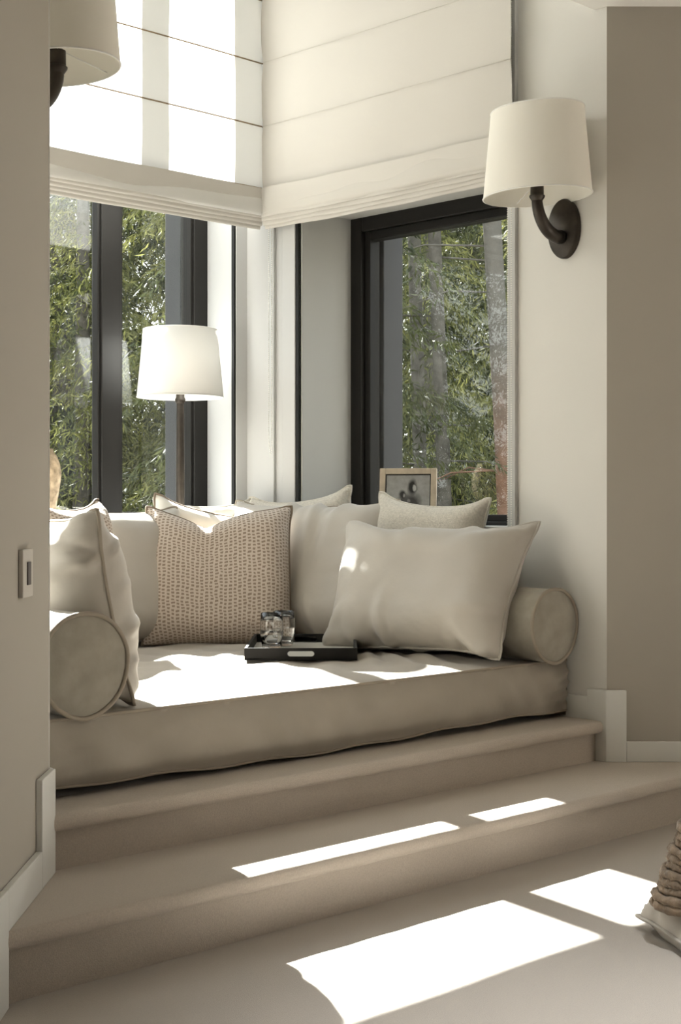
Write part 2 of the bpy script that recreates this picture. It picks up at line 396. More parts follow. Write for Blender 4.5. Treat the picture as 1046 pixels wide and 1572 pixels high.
# ------------------------------------------------------------------ roman blinds
def blind(name, a, b, place, seams, zbot, ztop, material, label, root_loc):
    """a..b along the wall; place(s, off, z) with off measured away from the wall into the room"""
    root = tag(empty(name, root_loc), label, 'blind')
    zs = seams[-1]
    n = 40
    prof = []
    zz = ztop
    edges = [ztop]+list(seams)
    for i in range(len(edges)-1):
        z0_, z1_ = edges[i], edges[i+1]
        for k in range(6): 
            t = k/6; prof.append((.004*math.sin(math.pi*t), z0_+(z1_-z0_)*t))
    h = zs-zbot
    prof += [(0, zs), (.010, zs-h*.18), (.020, zs-h*.45), (.024, zs-h*.62), (.018, zs-h*.70), (.006, zs-h*.68)]
    rnd = random.Random(5)
    def bumpy(s, z): return .0035*math.sin(7*s*2.1+z*3)*1.0
    nb = 50
    m = MB(); bm = m.bm; rows = []
    for (off, z) in prof:
        fr = [(z-e) for e in edges]
        sag = 0
        for i in range(len(edges)-1):
            if edges[i+1] <= z <= edges[i]: sag = math.sin(math.pi*(edges[i]-z)/(edges[i]-edges[i+1]))
        row = []
        for i in range(nb+1):
            s = a+(b-a)*i/nb
            e = min(i, nb-i)/nb
            s2 = s+(.007*sag if i == 0 else (-.007*sag if i == nb else 0))*(1 if b > a else -1)*-1
            zz = z-.007*math.sin(math.pi*i/nb)*(1 if z < zs+.01 else 0)
            row.append(bm.verts.new(place(s2, off+(.003*math.sin(5.1*s+2.2*z)+.002*math.sin(13*s+z*9))*(1 if z < ztop-.01 else 0), zz)))
        rows.append(row)
    for r in range(len(rows)-1):
        for i in range(nb): bm.faces.new((rows[r][i], rows[r][i+1], rows[r+1][i+1], rows[r+1][i]))
    cl = part(m, 'blind_cloth', material, root, smooth=True)
    # the stack of gathered folds hanging behind the valance
    zf = [zs-h*.74, zs-h*.83, zs-h*.92, zbot]
    for q, zb_ in enumerate(zf):
        off = .013-.009*q
        loop = [(off+.002, zs), (off+.004, zs-h*.35), (off+.006, zb_+.008), (off+.004, zb_+.001), (off, zb_), (off-.004, zb_+.001), (off-.005, zb_+.008), (off-.003, zs-h*.30), (off-.004, zs)]
        f = MB(); fb = f.bm; rows = []
        for (o_, z_) in loop:
            rows.append([fb.verts.new(place(a+(b-a)*i/nb, o_+.0015*math.sin(i*.5+q), z_-.007*math.sin(math.pi*i/nb)+.0012*math.sin(i*.37+q*2))) for i in range(nb+1)])
        for r in range(len(rows)-1):
            for i in range(nb): fb.faces.new((rows[r][i], rows[r][i+1], rows[r+1][i+1], rows[r+1][i]))
        part(f, 'blind_fold', M['blind2'], root, smooth=True)
    for z in seams:
        k = MB(); k.tube([place(a+(b-a)*i/20, .0055+(.003*math.sin(5.1*(a+(b-a)*i/20)+2.2*z)), z-.007*math.sin(math.pi*i/20)*(1 if z < zs+.01 else 0)) for i in range(21)], .0026 if material is M['blind'] else .0011, 6)
        part(k, 'stitched_seam', M['seam'] if material is M['blind'] else M['blind2'], root, smooth=True)
    # head rail, above the frame of the photograph
    e0, e1 = place(min(a, b), 0, ztop), place(max(a, b), .0, ztop)
    hr = MB(); hr.box(min(e0[0], e1[0])-.012, max(e0[0], e1[0])+.012, min(e0[1], e1[1])-.012, max(e0[1], e1[1])+.012, ztop-.005, ztop+.04)
    part(hr, 'head_rail', M['white'], root, bevel=.003)
    return root
b1 = blind('roman_blind', .03, 1.962, lambda s, o, z: Vector((s, 1.505-o, z)), (2.832, 2.594, 2.356, 2.123), 1.972, 3.03, M['blind'],
           'sunlit translucent roman blind half drawn over the back window', (1.0, 1.50, 3.03))
b2 = blind('roman_blind', 1.497, .312, lambda s, o, z: Vector((1.962-o, s, z)), (2.832, 2.596, 2.356, 2.122), 1.972, 3.03, M['blind2'],
           'opaque cream roman blind half drawn over the right window', (1.96, .9, 3.03))
def chain(root, pts, r=.0028, gap=.0075):
    m = MB(); pts = [Vector(p) for p in pts]
    d = 0
    for A, B in zip(pts[:-1], pts[1:]):
        n = max(1, int((B-A).length/gap))
        for k in range(n):
            c = A.lerp(B, k/n); bm = m.bm
            v = [bm.verts.new(c+r*Vector(q)) for q in ((1, 0, 0), (-1, 0, 0), (0, 1, 0), (0, -1, 0), (0, 0, 1.1), (0, 0, -1.1))]
            for t in ((0, 2, 4), (2, 1, 4), (1, 3, 4), (3, 0, 4), (2, 0, 5), (1, 2, 5), (3, 1, 5), (0, 3, 5)): bm.faces.new([v[i] for i in t])
    o = part(m, 'bead_chain', M['bead'], root, smooth=True); o['kind'] = 'stuff'
    return o
chain(b2, [(WR-.022, .335, 3.02), (WR-.022, .335, .75), (WR-.022, .343, .72), (WR-.022, .350, .75), (WR-.022, .350, 3.02)])
chain(b1, [(1.990, 1.497, 3.04), (1.990, 1.497, 1.17), (1.990, 1.490, 1.125), (1.990, 1.482, 1.13), (1.990, 1.480, 1.17), (1.990, 1.482, 3.04)])

# ------------------------------------------------------------------ wall sconces
def sconce(loc, rotz, label, sc=1.0):
    """local: wall at y=0, shade centre at y=-.147; x along the wall"""
    root = tag(empty('wall_sconce', loc, (0, 0, rotz)), label, 'wall lamp')
    a = .147
    m = MB()
    for z, k in ((0, 1.0), (.012, 1.0), (.017, .97), (.020, .90)):
        pass
    prof = [(0, 0), (1.0, 0), (1.0, .012), (.97, .018), (.90, .021), (0, .022)]
    m.lathe(prof, 40, .059, .094); m.move(Matrix.Rotation(math.pi/2, 4, 'X'))
    m.build('backplate', M['bronze'], root, smooth=True).data.set_sharp_from_angle(angle=math.radians(40))
    b = MB()
    b.lathe([(0, 0), (.021, 0), (.022, .012), (.019, .024), (0, .026)], 24); b.move(Matrix.Translation((0, -.020, -.028)) @ Matrix.Rotation(math.pi/2, 4, 'X'))
    b.build('arm_collar', M['bronze'], root, smooth=True)
    arm = MB(); pts = []; rr = []
    for k in range(15):
        t = k/14; ang = t*math.pi/2
        pts.append((0, -.035-(a-.035)*math.sin(ang)**.85, -.030+.105*(1-math.cos(ang))**.9)); rr.append(.0215-.0045*t)
    arm.tube(pts, rr, 16)
    arm.build('arm', M['bronze'], root, smooth=True)
    zt = .075
    cup = MB(); cup.lathe([(.014, zt-.012), (.019, zt-.004), (.024, zt+.004), (.0245, zt+.008), (.021, zt+.011), (.0205, zt+.045), (0, zt+.046)], 24, c=(0, -a, 0))
    cup.build('lamp_socket', M['bronze'], root, smooth=True).data.set_sharp_from_angle(angle=math.radians(40))
    bl = MB(); bl.lathe([(0, zt+.046), (.012, zt+.048), (.014, zt+.07), (.026, zt+.10), (.028, zt+.115), (.02, zt+.135), (0, zt+.142)], 20, c=(0, -a, 0))
    bl.build('bulb', M['shade_in'], root, smooth=True)
    A, B, H, k = .182*sc, .138*sc, .267, .855
    zb = zt+.005
    s = MB(); s.lathe([(1, zb), (k, zb+H), (k-.012, zb+H), (1-.012, zb)], 64, A, B, (0, -a, 0), closed=True)
    sh = s.build('lamp_shade', M['shade'], root, smooth=True); sh.data.set_sharp_from_angle(angle=math.radians(40))
    for zz, kk in ((zb+.002, 1.0), (zb+H-.002, k)):
        r = MB(); r.tube([(A*kk*math.cos(t*math.pi/32), -a+B*kk*math.sin(t*math.pi/32), zz) for t in range(64)], .0022, 6, closed=True)
        r.build('shade_rim', M['shade_in'], sh, smooth=True)
    sp = MB()
    for q in (0.4, 0.4+2*math.pi/3, .4+4*math.pi/3):
        sp.tube([(0, -a, zt+.05), (A*.985*math.cos(q), -a+B*.985*math.sin(q), zb+.012)], .0016, 6)
    sp.build('shade_spider', M['shade_in'], root, smooth=True)
    return root
sconce((WR, .135, 1.795), -math.pi/2, 'bronze wall lamp with cream oval shade beside the right blind')
sconce((0.0, .185, 1.838), math.pi/2, 'wall lamp half hidden by the left wall at the top left', .93)

# ------------------------------------------------------------------ switch on the left wall
sw = tag(empty('light_switch', P(-.62, 2.90, .788), (0, 0, math.pi/4)), 'small square light switch with dark rocker on the left wall', 'switch')
# local: +x into the room (right of lens axis is world (1,-1)): rotate so local -y looks that way
sw.rotation_euler = (0, 0, math.pi/4)
m = MB(); m.box(-.046, .046, -.010, 0, -.047, .047); m.build('switch_plate', M['plastic'], sw, bevel=.002)
m = MB(); m.box(-.012, .018, -.0125, -.0095, -.023, .022); m.build('rocker', M['rocker'], sw, bevel=.001)

# ------------------------------------------------------------------ the daybed mattress
MT, MBT = .442, .270          # top edge and underside
MX0, MX1, MY0, MY1 = .012, 2.0, .125, 1.57
def mat_top(x, y):
    u = max(0, min(1, (x-MX0)/(MX1-MX0))); v = max(0, min(1, (y-MY0)/(MY1-MY0)))
    return MT+.022*(4*u*(1-u)*4*v*(1-v))**.5
def mattress():
    m = MB()
    root = tag(empty('daybed_mattress', (1.0, .85, MBT)), 'long taupe daybed mattress filling the bay on the upper step', 'mattress')
    rnd = random.Random(2)
    def bul(t): return .024*math.sin(math.pi*t)
    nx, ny, nz = 110, 60, 14
    def side(s, t, fx):       # front/back/left/right band with wrinkles
        pass
    def wr(x, t):
        w = .0035*math.sin(17*x+4*math.sin(3*x)+3*t)+.003*math.sin(41*x+6*t+2*math.sin(7*x))
        e = min(x-MX0, MX1-x)
        w += .006*math.exp(-max(0, e)/.10)*math.sin(60*t+40*x)
        return w*math.sin(math.pi*min(1, max(0, t)))**.6
    def front(a, b):
        x = MX0+(MX1-MX0)*a
        z0 = MBT+.012+.006*math.sin(4*x+1)+.003*math.sin(19*x)
        return Vector((x, MY0-bul(b)*(.4+.6*math.sin(math.pi*min(1, max(0, a)))**.3)-wr(x, b)-.004*math.sin(2*math.pi*b)*math.sin(9*x), z0+(mat_top(x, MY0)-z0)*b))
    m.grid(front, nx, nz)
    m.grid(lambda a, b: Vector((MX0+bul(b)*-.3, MY0+(MY1-MY0)*a, MBT+(MT-MBT)*b)), 30, nz)
    m.grid(lambda a, b: Vector((MX1+bul(b)*.3, MY0+(MY1-MY0)*a, MBT+(MT-MBT)*b)), 30, nz)
    m.grid(lambda a, b: Vector((MX0+(MX1-MX0)*a, MY1, MBT+(MT-MBT)*b)), 30, nz)
    def top(a, b):
        x = MX0+(MX1-MX0)*a; y = MY0+(MY1-MY0)*b
        f = min(1, 6*min(a, 1-a))*min(1, 7*min(b, 1-b))
        w = .0045*math.sin(23*x+9*y+3*math.sin(5*y+2*x))+.003*math.sin(9*x-31*y+3*math.sin(6*x))
        d = math.hypot(x-1.62, y-.38)      # radiating creases by the big right cushion
        w += .007*math.exp(-(d/.33)**2)*math.sin(26*math.atan2(y-.75, x-1.75))
        return Vector((x, y, mat_top(x, y)+w*f))
    m.grid(top, 150, 100)
    m.grid(lambda a, b: Vector((MX0+(MX1-MX0)*a, MY0+.01+(MY1-MY0-.01)*b, MBT)), 10, 6)
    bmesh.ops.remove_doubles(m.bm, verts=m.bm.verts, dist=.0008)
    part(m, 'mattress_cover', M['mattress'], root, smooth=True)
    for f, nm in ((1.0, 'top'), (0.0, 'bottom')):
        k = MB(); pts = [front(i/80, f)+Vector((0, -.002, .001)) for i in range(81)]
        k.tube(pts, .0042 if f else .0035, 6)
        part(k, 'piping', M['piping2'], root, smooth=True)
    return root
mattress()

# ------------------------------------------------------------------ cushions: two sewn sheets of cloth, inflated
def inflate(w, h, n=24, iters=220, press=1.0, seed=0, thick=None, chop=0.0, notch=None, slack=.035, tight=.01):
    """position-based cloth: stretch-stiff, buckles freely; returns verts (x, y=thickness, z), faces, uv, boundary loop"""
    rng = np.random.RandomState(seed)
    nx = n; nz = max(8, int(round(n*h/w)))
    xs = np.linspace(-w/2, w/2, nx+1); zs = np.linspace(-h/2, h/2, nz+1)
    idf = -np.ones((nx+1, nz+1), int); idb = idf.copy(); pos = []; uv = []
    for i in range(nx+1):
        for j in range(nz+1):
            idf[i, j] = len(pos); pos.append((xs[i], -.002, zs[j])); uv.append((xs[i]+w, zs[j]+h))
    for i in range(nx+1):
        for j in range(nz+1):
            if i in (0, nx) or j in (0, nz): idb[i, j] = idf[i, j]
            else: idb[i, j] = len(pos); pos.append((xs[i], .002, zs[j])); uv.append((xs[i]+w, zs[j]+h))
    p = np.array(pos, float); rest = p.copy(); N = len(p)
    p[:, 1] += rng.randn(N)*.003
    E = []; K = []
    def add(a, b, ks, kc): E.append((a, b)); K.append((ks, kc))
    for g in (idf, idb):
        for i in range(nx+1):
            for j in range(nz+1):
                edge_b = g is idb
                if i < nx and not (edge_b and j in (0, nz)): add(g[i, j], g[i+1, j], .9, .9 if j in (0, nz) else .35)
                if j < nz and not (edge_b and i in (0, nx)): add(g[i, j], g[i, j+1], .9, .9 if i in (0, nx) else .35)
                if i < nx and j < nz: add(g[i, j], g[i+1, j+1], .35, .12); add(g[i+1, j], g[i, j+1], .35, .12)
                if i < nx-1: add(g[i, j], g[i+2, j], .0, .06 if 0 < j < nz else .25)
                if j < nz-1: add(g[i, j], g[i, j+2], .0, .06 if 0 < i < nx else .25)
    E = np.array(E); K = np.array(K); a, b = E[:, 0], E[:, 1]
    r0 = np.linalg.norm((rest[a]-rest[b])*[1, 0, 1], axis=1)
    bnd = np.zeros(N, bool)
    for g in (idf[0], idf[-1], idf[:, 0], idf[:, -1]): bnd[g] = True
    r0 = r0*np.where(bnd[a] & bnd[b], 1.0-tight, 1.0+slack)
    cnt = np.bincount(a, minlength=N)+np.bincount(b, minlength=N)
    T = []
    for g, flip in ((idf, 0), (idb, 1)):
        for i in range(nx):
            for j in range(nz):
                q = (g[i, j], g[i+1, j], g[i+1, j+1], g[i, j+1]); T.append(q[::-1] if flip else q)
    T = np.array(T)
    v = np.zeros_like(p); thick = thick or .36*min(w, h)
    for it in range(iters):
        d1 = p[T[:, 2]]-p[T[:, 0]]; d2 = p[T[:, 3]]-p[T[:, 1]]; nn = np.cross(d1, d2)*.5
        nn *= np.minimum(1, 1.15*(w/nx)*(h/nz)/(np.linalg.norm(nn, axis=1)+1e-12))[:, None]
        f = np.zeros_like(p)
        for c in range(4): np.add.at(f, T[:, c], nn)
        area = (w/nx)*(h/nz)
        ramp = min(1, it/60)
        v = v*.90+f/area*.00016*press*ramp
        q = p+v
        for _ in range(6):
            d = q[b]-q[a]; L = np.linalg.norm(d, axis=1)+1e-9; e = (L-r0)/L
            k = np.where(e > 0, K[:, 0], K[:, 1])
            cor = d*(e*k*.5)[:, None]
            acc = np.zeros_like(q); np.add.at(acc, a, cor); np.add.at(acc, b, -cor)
            q = q+acc/np.maximum(cnt, 1)[:, None]*1.7
        half = thick/2
        q[:, 1] = np.clip(q[:, 1], -half, half)
        if chop:        # the dent pressed into the top edge
            dm = np.exp(-((rest[:, 0]-(notch or 0))/(.13*w))**2)*np.clip((rest[:, 2]/h+.5-.25)/.75, 0, 1)**2
            lim = h/2-chop
            top = rest[:, 2]+0
            q[:, 2] -= dm*np.maximum(0, q[:, 2]-(top-chop*dm))*.3
        v = q-p; p = q
        vl = np.linalg.norm(v, axis=1); mx = .01
        v *= np.minimum(1, mx/np.maximum(vl, 1e-9))[:, None]
    loop = [idf[i, 0] for i in range(nx)]+[idf[nx, j] for j in range(nz)]+[idf[i, nz] for i in range(nx, 0, -1)]+[idf[0, j] for j in range(nz, 0, -1)]
    return p, T, np.array(uv), loop

def upsample(G, f):
    """Catmull-Rom along the first axis"""
    n = G.shape[0]; out = []
    for i in range(n-1):
        p0, p1, p2, p3 = G[max(i-1, 0)], G[i], G[i+1], G[min(i+2, n-1)]
        for k in range(f):
            t = k/f; out.append(.5*(2*p1+(p2-p0)*t+(2*p0-5*p1+4*p2-p3)*t*t+(3*p1-p0-3*p2+p3)*t**3))
    out.append(G[-1]); return np.array(out)
def cushion_mesh(name, material, w, h, creases=(), bcreases=(), ncr=9, camp=.006, **k):
    n = k.get('n', 24); nx = n; nz = max(8, int(round(n*h/w)))
    p, T, uv, loop = inflate(w, h, **k)
    rng = np.random.RandomState(k.get('seed', 0)+100)
    # back to two grids
    A = (nx+1)*(nz+1); Fg = p[:A].reshape(nx+1, nz+1, 3); Bg = Fg.copy(); Bg[1:-1, 1:-1] = p[A:].reshape(nx-1, nz-1, 3)
    f = 3
    grids = [upsample(upsample(g, f).transpose(1, 0, 2), f).transpose(1, 0, 2) for g in (Fg, Bg)]
    NX, NZ = nx*f, nz*f
    X, Z = np.meshgrid(np.linspace(-1, 1, NX+1), np.linspace(-1, 1, NZ+1), indexing='ij')
    edge = np.minimum(1, np.minimum(1-abs(X), 1-abs(Z))*9)
    for gi, g in enumerate(grids):
        cr = list(bcreases if gi else creases)
        for q in range(ncr):       # folds running in from corners and seams
            if q % 3 == 0: c = np.array([rng.choice([-1, 1]), rng.choice([-1, 1])], float)*.97; d = -c+rng.randn(2)*.35
            else:
                c = np.array([rng.uniform(-.9, .9), rng.choice([-.97, .97])]) if rng.rand() < .5 else np.array([rng.choice([-.97, .97]), rng.uniform(-.9, .9)])
                d = -c*(abs(c) > .95)+rng.randn(2)*.35
            d = d/np.linalg.norm(d); e = c+d*rng.uniform(.3, .75)
            cr.append((c[0], c[1], e[0], e[1], rng.uniform(.012, .024), camp*rng.uniform(.6, 1.3)*rng.choice([-1, 1, 1])))
        disp = np.zeros_like(X)
        for (x0, z0, x1, z1, wd, am) in cr:
            ax, az = x0*w/2, z0*h/2; dx, dz = (x1-x0)*w/2, (z1-z0)*h/2; L = math.hypot(dx, dz); ux, uz = dx/L, dz/L
            rx, rz = X*w/2-ax, Z*h/2-az; t = (rx*ux+rz*uz)/L; b = .018*np.sin(t*3.1)*np.sign(am); dd = -rx*uz+rz*ux-b
            prof = np.exp(-(dd/wd)**2)-.75*np.exp(-((dd-1.5*wd)/(wd*1.1))**2)
            disp += am*prof*np.clip(1-t, 0, 1)*np.clip(t*8+.4, 0, 1)*(t > -.05)*(t < 1)
        disp += camp*.35*(np.sin(9*X*w+7*Z*h+rng.uniform(0, 6))*np.sin(13*Z*h-5*X*w+rng.uniform(0, 6)))
        du = np.gradient(g, axis=0); dv = np.gradient(g, axis=1); nn = np.cross(du, dv); nn /= np.linalg.norm(nn, axis=2, keepdims=True)+1e-12
        sgn = -1 if nn[NX//2, NZ//2, 1]*(1 if gi else -1) < 0 else 1
        grids[gi] = g+nn*sgn*(disp*edge)[:, :, None]
    ids = [np.arange((NX+1)*(NZ+1)).reshape(NX+1, NZ+1)]; idb = ids[0].copy(); inner = np.arange((NX-1)*(NZ-1)).reshape(NX-1, NZ-1)+(NX+1)*(NZ+1); idb[1:-1, 1:-1] = inner; ids.append(idb)
    P_ = np.concatenate([grids[0].reshape(-1, 3), grids[1][1:-1, 1:-1].reshape(-1, 3)])
    UV = np.stack([X*w/2+w, Z*h/2+h], 2); U = np.concatenate([UV.reshape(-1, 2), UV[1:-1, 1:-1].reshape(-1, 2)])
    faces = []
    for g, fl in ((ids[0], 0), (idb, 1)):
        q = np.stack([g[:-1, :-1], g[1:, :-1], g[1:, 1:], g[:-1, 1:]], 2).reshape(-1, 4)
        faces += (q[:, ::-1] if fl else q).tolist()
    me = bpy.data.meshes.new(name); me.from_pydata(P_.tolist(), [], faces)
    l = me.uv_layers.new(name='UVMap')
    li = np.empty(len(me.loops), int); me.loops.foreach_get('vertex_index', li); l.data.foreach_set('uv', U[li].ravel())
    g = ids[0]
    lp = [int(i) for i in np.concatenate([g[:-1, 0], g[-1, :-1], g[:0:-1, -1], g[0, :0:-1]])]
    bm = bmesh.new(); bm.from_mesh(me); bmesh.ops.recalc_face_normals(bm, faces=bm.faces); bm.to_mesh(me); bm.free()
    me.materials.append(material)
    return me, lp
def floor_clamp(me, root, floorfn, xlim=None):
    """rest the cloth on what carries it"""
    Mw = root.matrix_basis; Mi = Mw.inverted()
    for v in me.vertices:
        q = Mw @ v.co; z = floorfn(q.x, q.y)
        ch = False
        if q.z < z: q.z = z+(q.z-z)*.06; ch = True
        if xlim:
            if q.x < xlim[0]: q.x = xlim[0]+(q.x-xlim[0])*.05; ch = True
            if q.x > xlim[1]: q.x = xlim[1]+(q.x-xlim[1])*.05; ch = True
            if q.y > xlim[2]: q.y = xlim[2]+(q.y-xlim[2])*.05; ch = True
        if ch: v.co = Mi @ q
def place_cushion(name, label, material, w, h, base, yaw, lean, roll=0, piping=None, pr=.0045, group=None, lift=0.0, deform=None, clamp=True, floorfn=None, **k):
    """base = point under the middle of the lower edge; yaw turns the front (-y), lean tips the top backwards"""
    root = empty(name); root.rotation_mode = 'XYZ'
    Rm = Matrix.Rotation(math.radians(yaw), 4, 'Z') @ Matrix.Rotation(-math.radians(lean), 4, 'X') @ Matrix.Rotation(math.radians(roll), 4, 'Y')
    me, loop = cushion_mesh('cushion_cover', material, w, h, **k)
    if deform:
        for v in me.vertices: v.co = deform(v.co)
    base = Vector(base)
    root.matrix_basis = Matrix.Translation(base) @ Rm
    lowest = min((Rm @ v.co).z for v in me.vertices)
    for v in me.vertices: v.co.z += h/2
    if floorfn: floor_clamp(me, root, floorfn)
    elif clamp: floor_clamp(me, root, lambda x, y: mat_top(x, y)+.002, (.006, WR-.006, BY-.006))
    tag(root, label, 'cushion', group)
    c = link('cushion_cover', me, None, root, smooth=True)
    pts = [me.vertices[i].co.copy() for i in loop]
    m = MB(); m.tube(pts, pr, 6, closed=True)
    m.build('piping', piping or material, root, smooth=True)
    return root
ZM = MT+.014
def ears(c):
    t = max(0, c.z/.24)
    return Vector((c.x, c.y, c.z-.022*t*t*max(0, 1-(c.x/.21)**2)))
def dent(c):
    t = max(0, c.z/.5+.5)**3
    d = math.exp(-abs((c.x+.045)/.10)**1.4)
    return Vector((c.x*(1-.03*t), c.y*(1-.35*d*t)+.004*t*math.sin(30*c.x), c.z-.075*t*d+.008*t))
# big plain cushion at the left, seen along its near edge
place_cushion('scatter_cushion', 'large plain taupe cushion standing edge-on behind the left bolster', M['satin'], .70, .465, (.385, .50, ZM), 82, 12, piping=M['piping2'], press=.8, seed=3, thick=.21, camp=.006, ncr=10,
              creases=((-1, .46, -.45, .55, .013, .009), (-1, .1, -.5, .05, .012, .006), (-1, -.32, -.4, -.30, .013, .011), (-1, -.62, -.5, -.7, .012, .007)),
              bcreases=((-1, .46, -.2, .22, .018, .020), (-1, .40, -.5, .6, .016, -.012), (-1, -.35, -.45, -.2, .018, .016), (-.95, .95, -.3, .55, .02, .010)))
# big plain cushion at the right
def twist(c): return Vector((c.x, c.y+.09*c.x*c.z/.25, c.z*(1+.22*c.x if c.z > 0 else 1)))
place_cushion('scatter_cushion', 'large plain cushion with a sunlit upper left corner leaning by the right bolster', M['satin'], .66, .465, (1.630, .462, ZM), -79, 27, piping=M['satin'], press=.7, seed=8, thick=.21, deform=twist, camp=.010, ncr=10,
              creases=((-.15, -1, -.2, -.1, .022, .022), (.95, .9, .2, .45, .024, -.018), (-.95, .95, -.2, .3, .028, .018), (1, -.2, .4, -.35, .022, .016), (.9, -.95, .45, -.4, .024, .02), (-.9, -.9, -.5, -.3, .02, .014), (.3, 1, .5, .5, .02, .012)))
# patterned cushion in the middle
place_cushion('scatter_cushion', 'square cushion with small brown dash pattern and dented top, behind the tray', M['dash'], .485, .465, P(-.413, 5.02, ZM), -42, 15, piping=M['piping'], press=.9, seed=12, thick=.17, deform=dent)
# plain back cushions
place_cushion('scatter_cushion', 'large plain back cushion between the dash patterned cushion and the big right cushion', M['satin'], .74, .52, (1.735, 1.15, ZM), -84, 20, piping=M['piping2'], press=.8, seed=21, thick=.19, camp=.009, ncr=8, creases=((-.15, 1, -.2, -.3, .02, .014), (.15, 1, .22, -.6, .018, .014), (.42, 1, .36, -.2, .022, -.012), (.5, -1, .3, .1, .02, .012), (0, -1, .05, .2, .02, .012)))
place_cushion('scatter_cushion', 'large plain sunlit back cushion between left edge-on cushion and dash patterned cushion', M['satin'], .66, .48, (1.16, 1.35, ZM), -4, 15, piping=M['piping2'], press=.8, seed=25, thick=.19, camp=.009, ncr=14)
# smaller ones in the second row
place_cushion('scatter_cushion', 'small nubby cream cushion in front of the picture frame', M['boucle'], .44, .50, (1.885, .665, ZM), -84, 9, piping=M['boucle'], press=.6, seed=31, thick=.15, roll=3, deform=ears)
place_cushion('scatter_cushion', 'small nubby cream cushion below the hanging bead chain', M['boucle'], .44, .515, (1.89, 1.225, ZM), -80, 7, piping=M['boucle'], press=.6, seed=33, thick=.13, roll=-5, deform=ears)
place_cushion('scatter_cushion', 'pale cushion with brown piping and one pointed ear raised in the bay corner', M['cream'], .46, .45, (1.585, 1.43, ZM+.02), -38, 4, roll=11, piping=M['piping'], press=.6, seed=36, thick=.12, deform=ears)
place_cushion('scatter_cushion', 'white sunlit cushion peeping up below the white lamp shade', M['cream'], .40, .485, (1.70, 1.515, ZM), -8, 2, piping=M['cream'], press=.6, seed=38, thick=.10, deform=ears)
place_cushion('scatter_cushion', 'dash patterned cushion mostly hidden behind the large left cushion', M['dash'], .44, .485, (.86, 1.06, ZM), 28, 10, piping=M['piping'], press=.6, seed=41, thick=.14, deform=ears)
place_cushion('scatter_cushion', 'brown piped patterned cushion just showing at the left wall edge below the vase', M['dash'], .44, .465, (.87, 1.52, ZM), 2, 3, piping=M['piping'], press=.6, seed=43, thick=.10, roll=6, deform=ears)

# ------------------------------------------------------------------ bolsters
def bolster(x, y, r, length, label, zrest):
    root = tag(empty('bolster_cushion', (x, y, zrest)), label, 'bolster')
    m = MB(); bm = m.bm; n = 48
    def ringr(t, ang):        # slight softness
        return r*(1+.012*math.sin(3*ang+9*t)+.006*math.sin(7*ang-14*t))
    m.grid(lambda a, b: Vector(((ringr(b, a*2*math.pi)-(.004 if b in (0, 1) else 0))*math.cos(a*2*math.pi), length*b, r+(ringr(b, a*2*math.pi)-(.004 if b in (0, 1) else 0))*math.sin(a*2*math.pi))), n, 24, closed_u=True)
    m.build('bolster_body', M['velvet'], root, smooth=True)
    for yy, s in ((0.0, -1), (length, 1)):
        e = MB()
        e.grid(lambda a, b: Vector((ringr(0 if s < 0 else 1, a*2*math.pi)*(b)*math.cos(a*2*math.pi), yy+s*(.012*(1-b**3)), r+ringr(0 if s < 0 else 1, a*2*math.pi)*b*math.sin(a*2*math.pi))), n, 10, closed_u=True)
        e.build('bolster_end', M['velvet'], root, smooth=True)
        k = MB(); k.tube([(ringr(0 if s < 0 else 1, t*2*math.pi/n)*1.005*math.cos(t*2*math.pi/n), yy+s*.002, r+ringr(0 if s < 0 else 1, t*2*math.pi/n)*1.005*math.sin(t*2*math.pi/n)) for t in range(n)], .0055, 8, closed=True)
        k.build('piping', M['piping2'], root, smooth=True)
    return root
bolster(.172, .112, .118, .50, 'round taupe velvet bolster at the left end of the daybed', MT+.001)
bolster(1.888, .085, .113, .46, 'round taupe velvet bolster against the right wall', MT+.003)

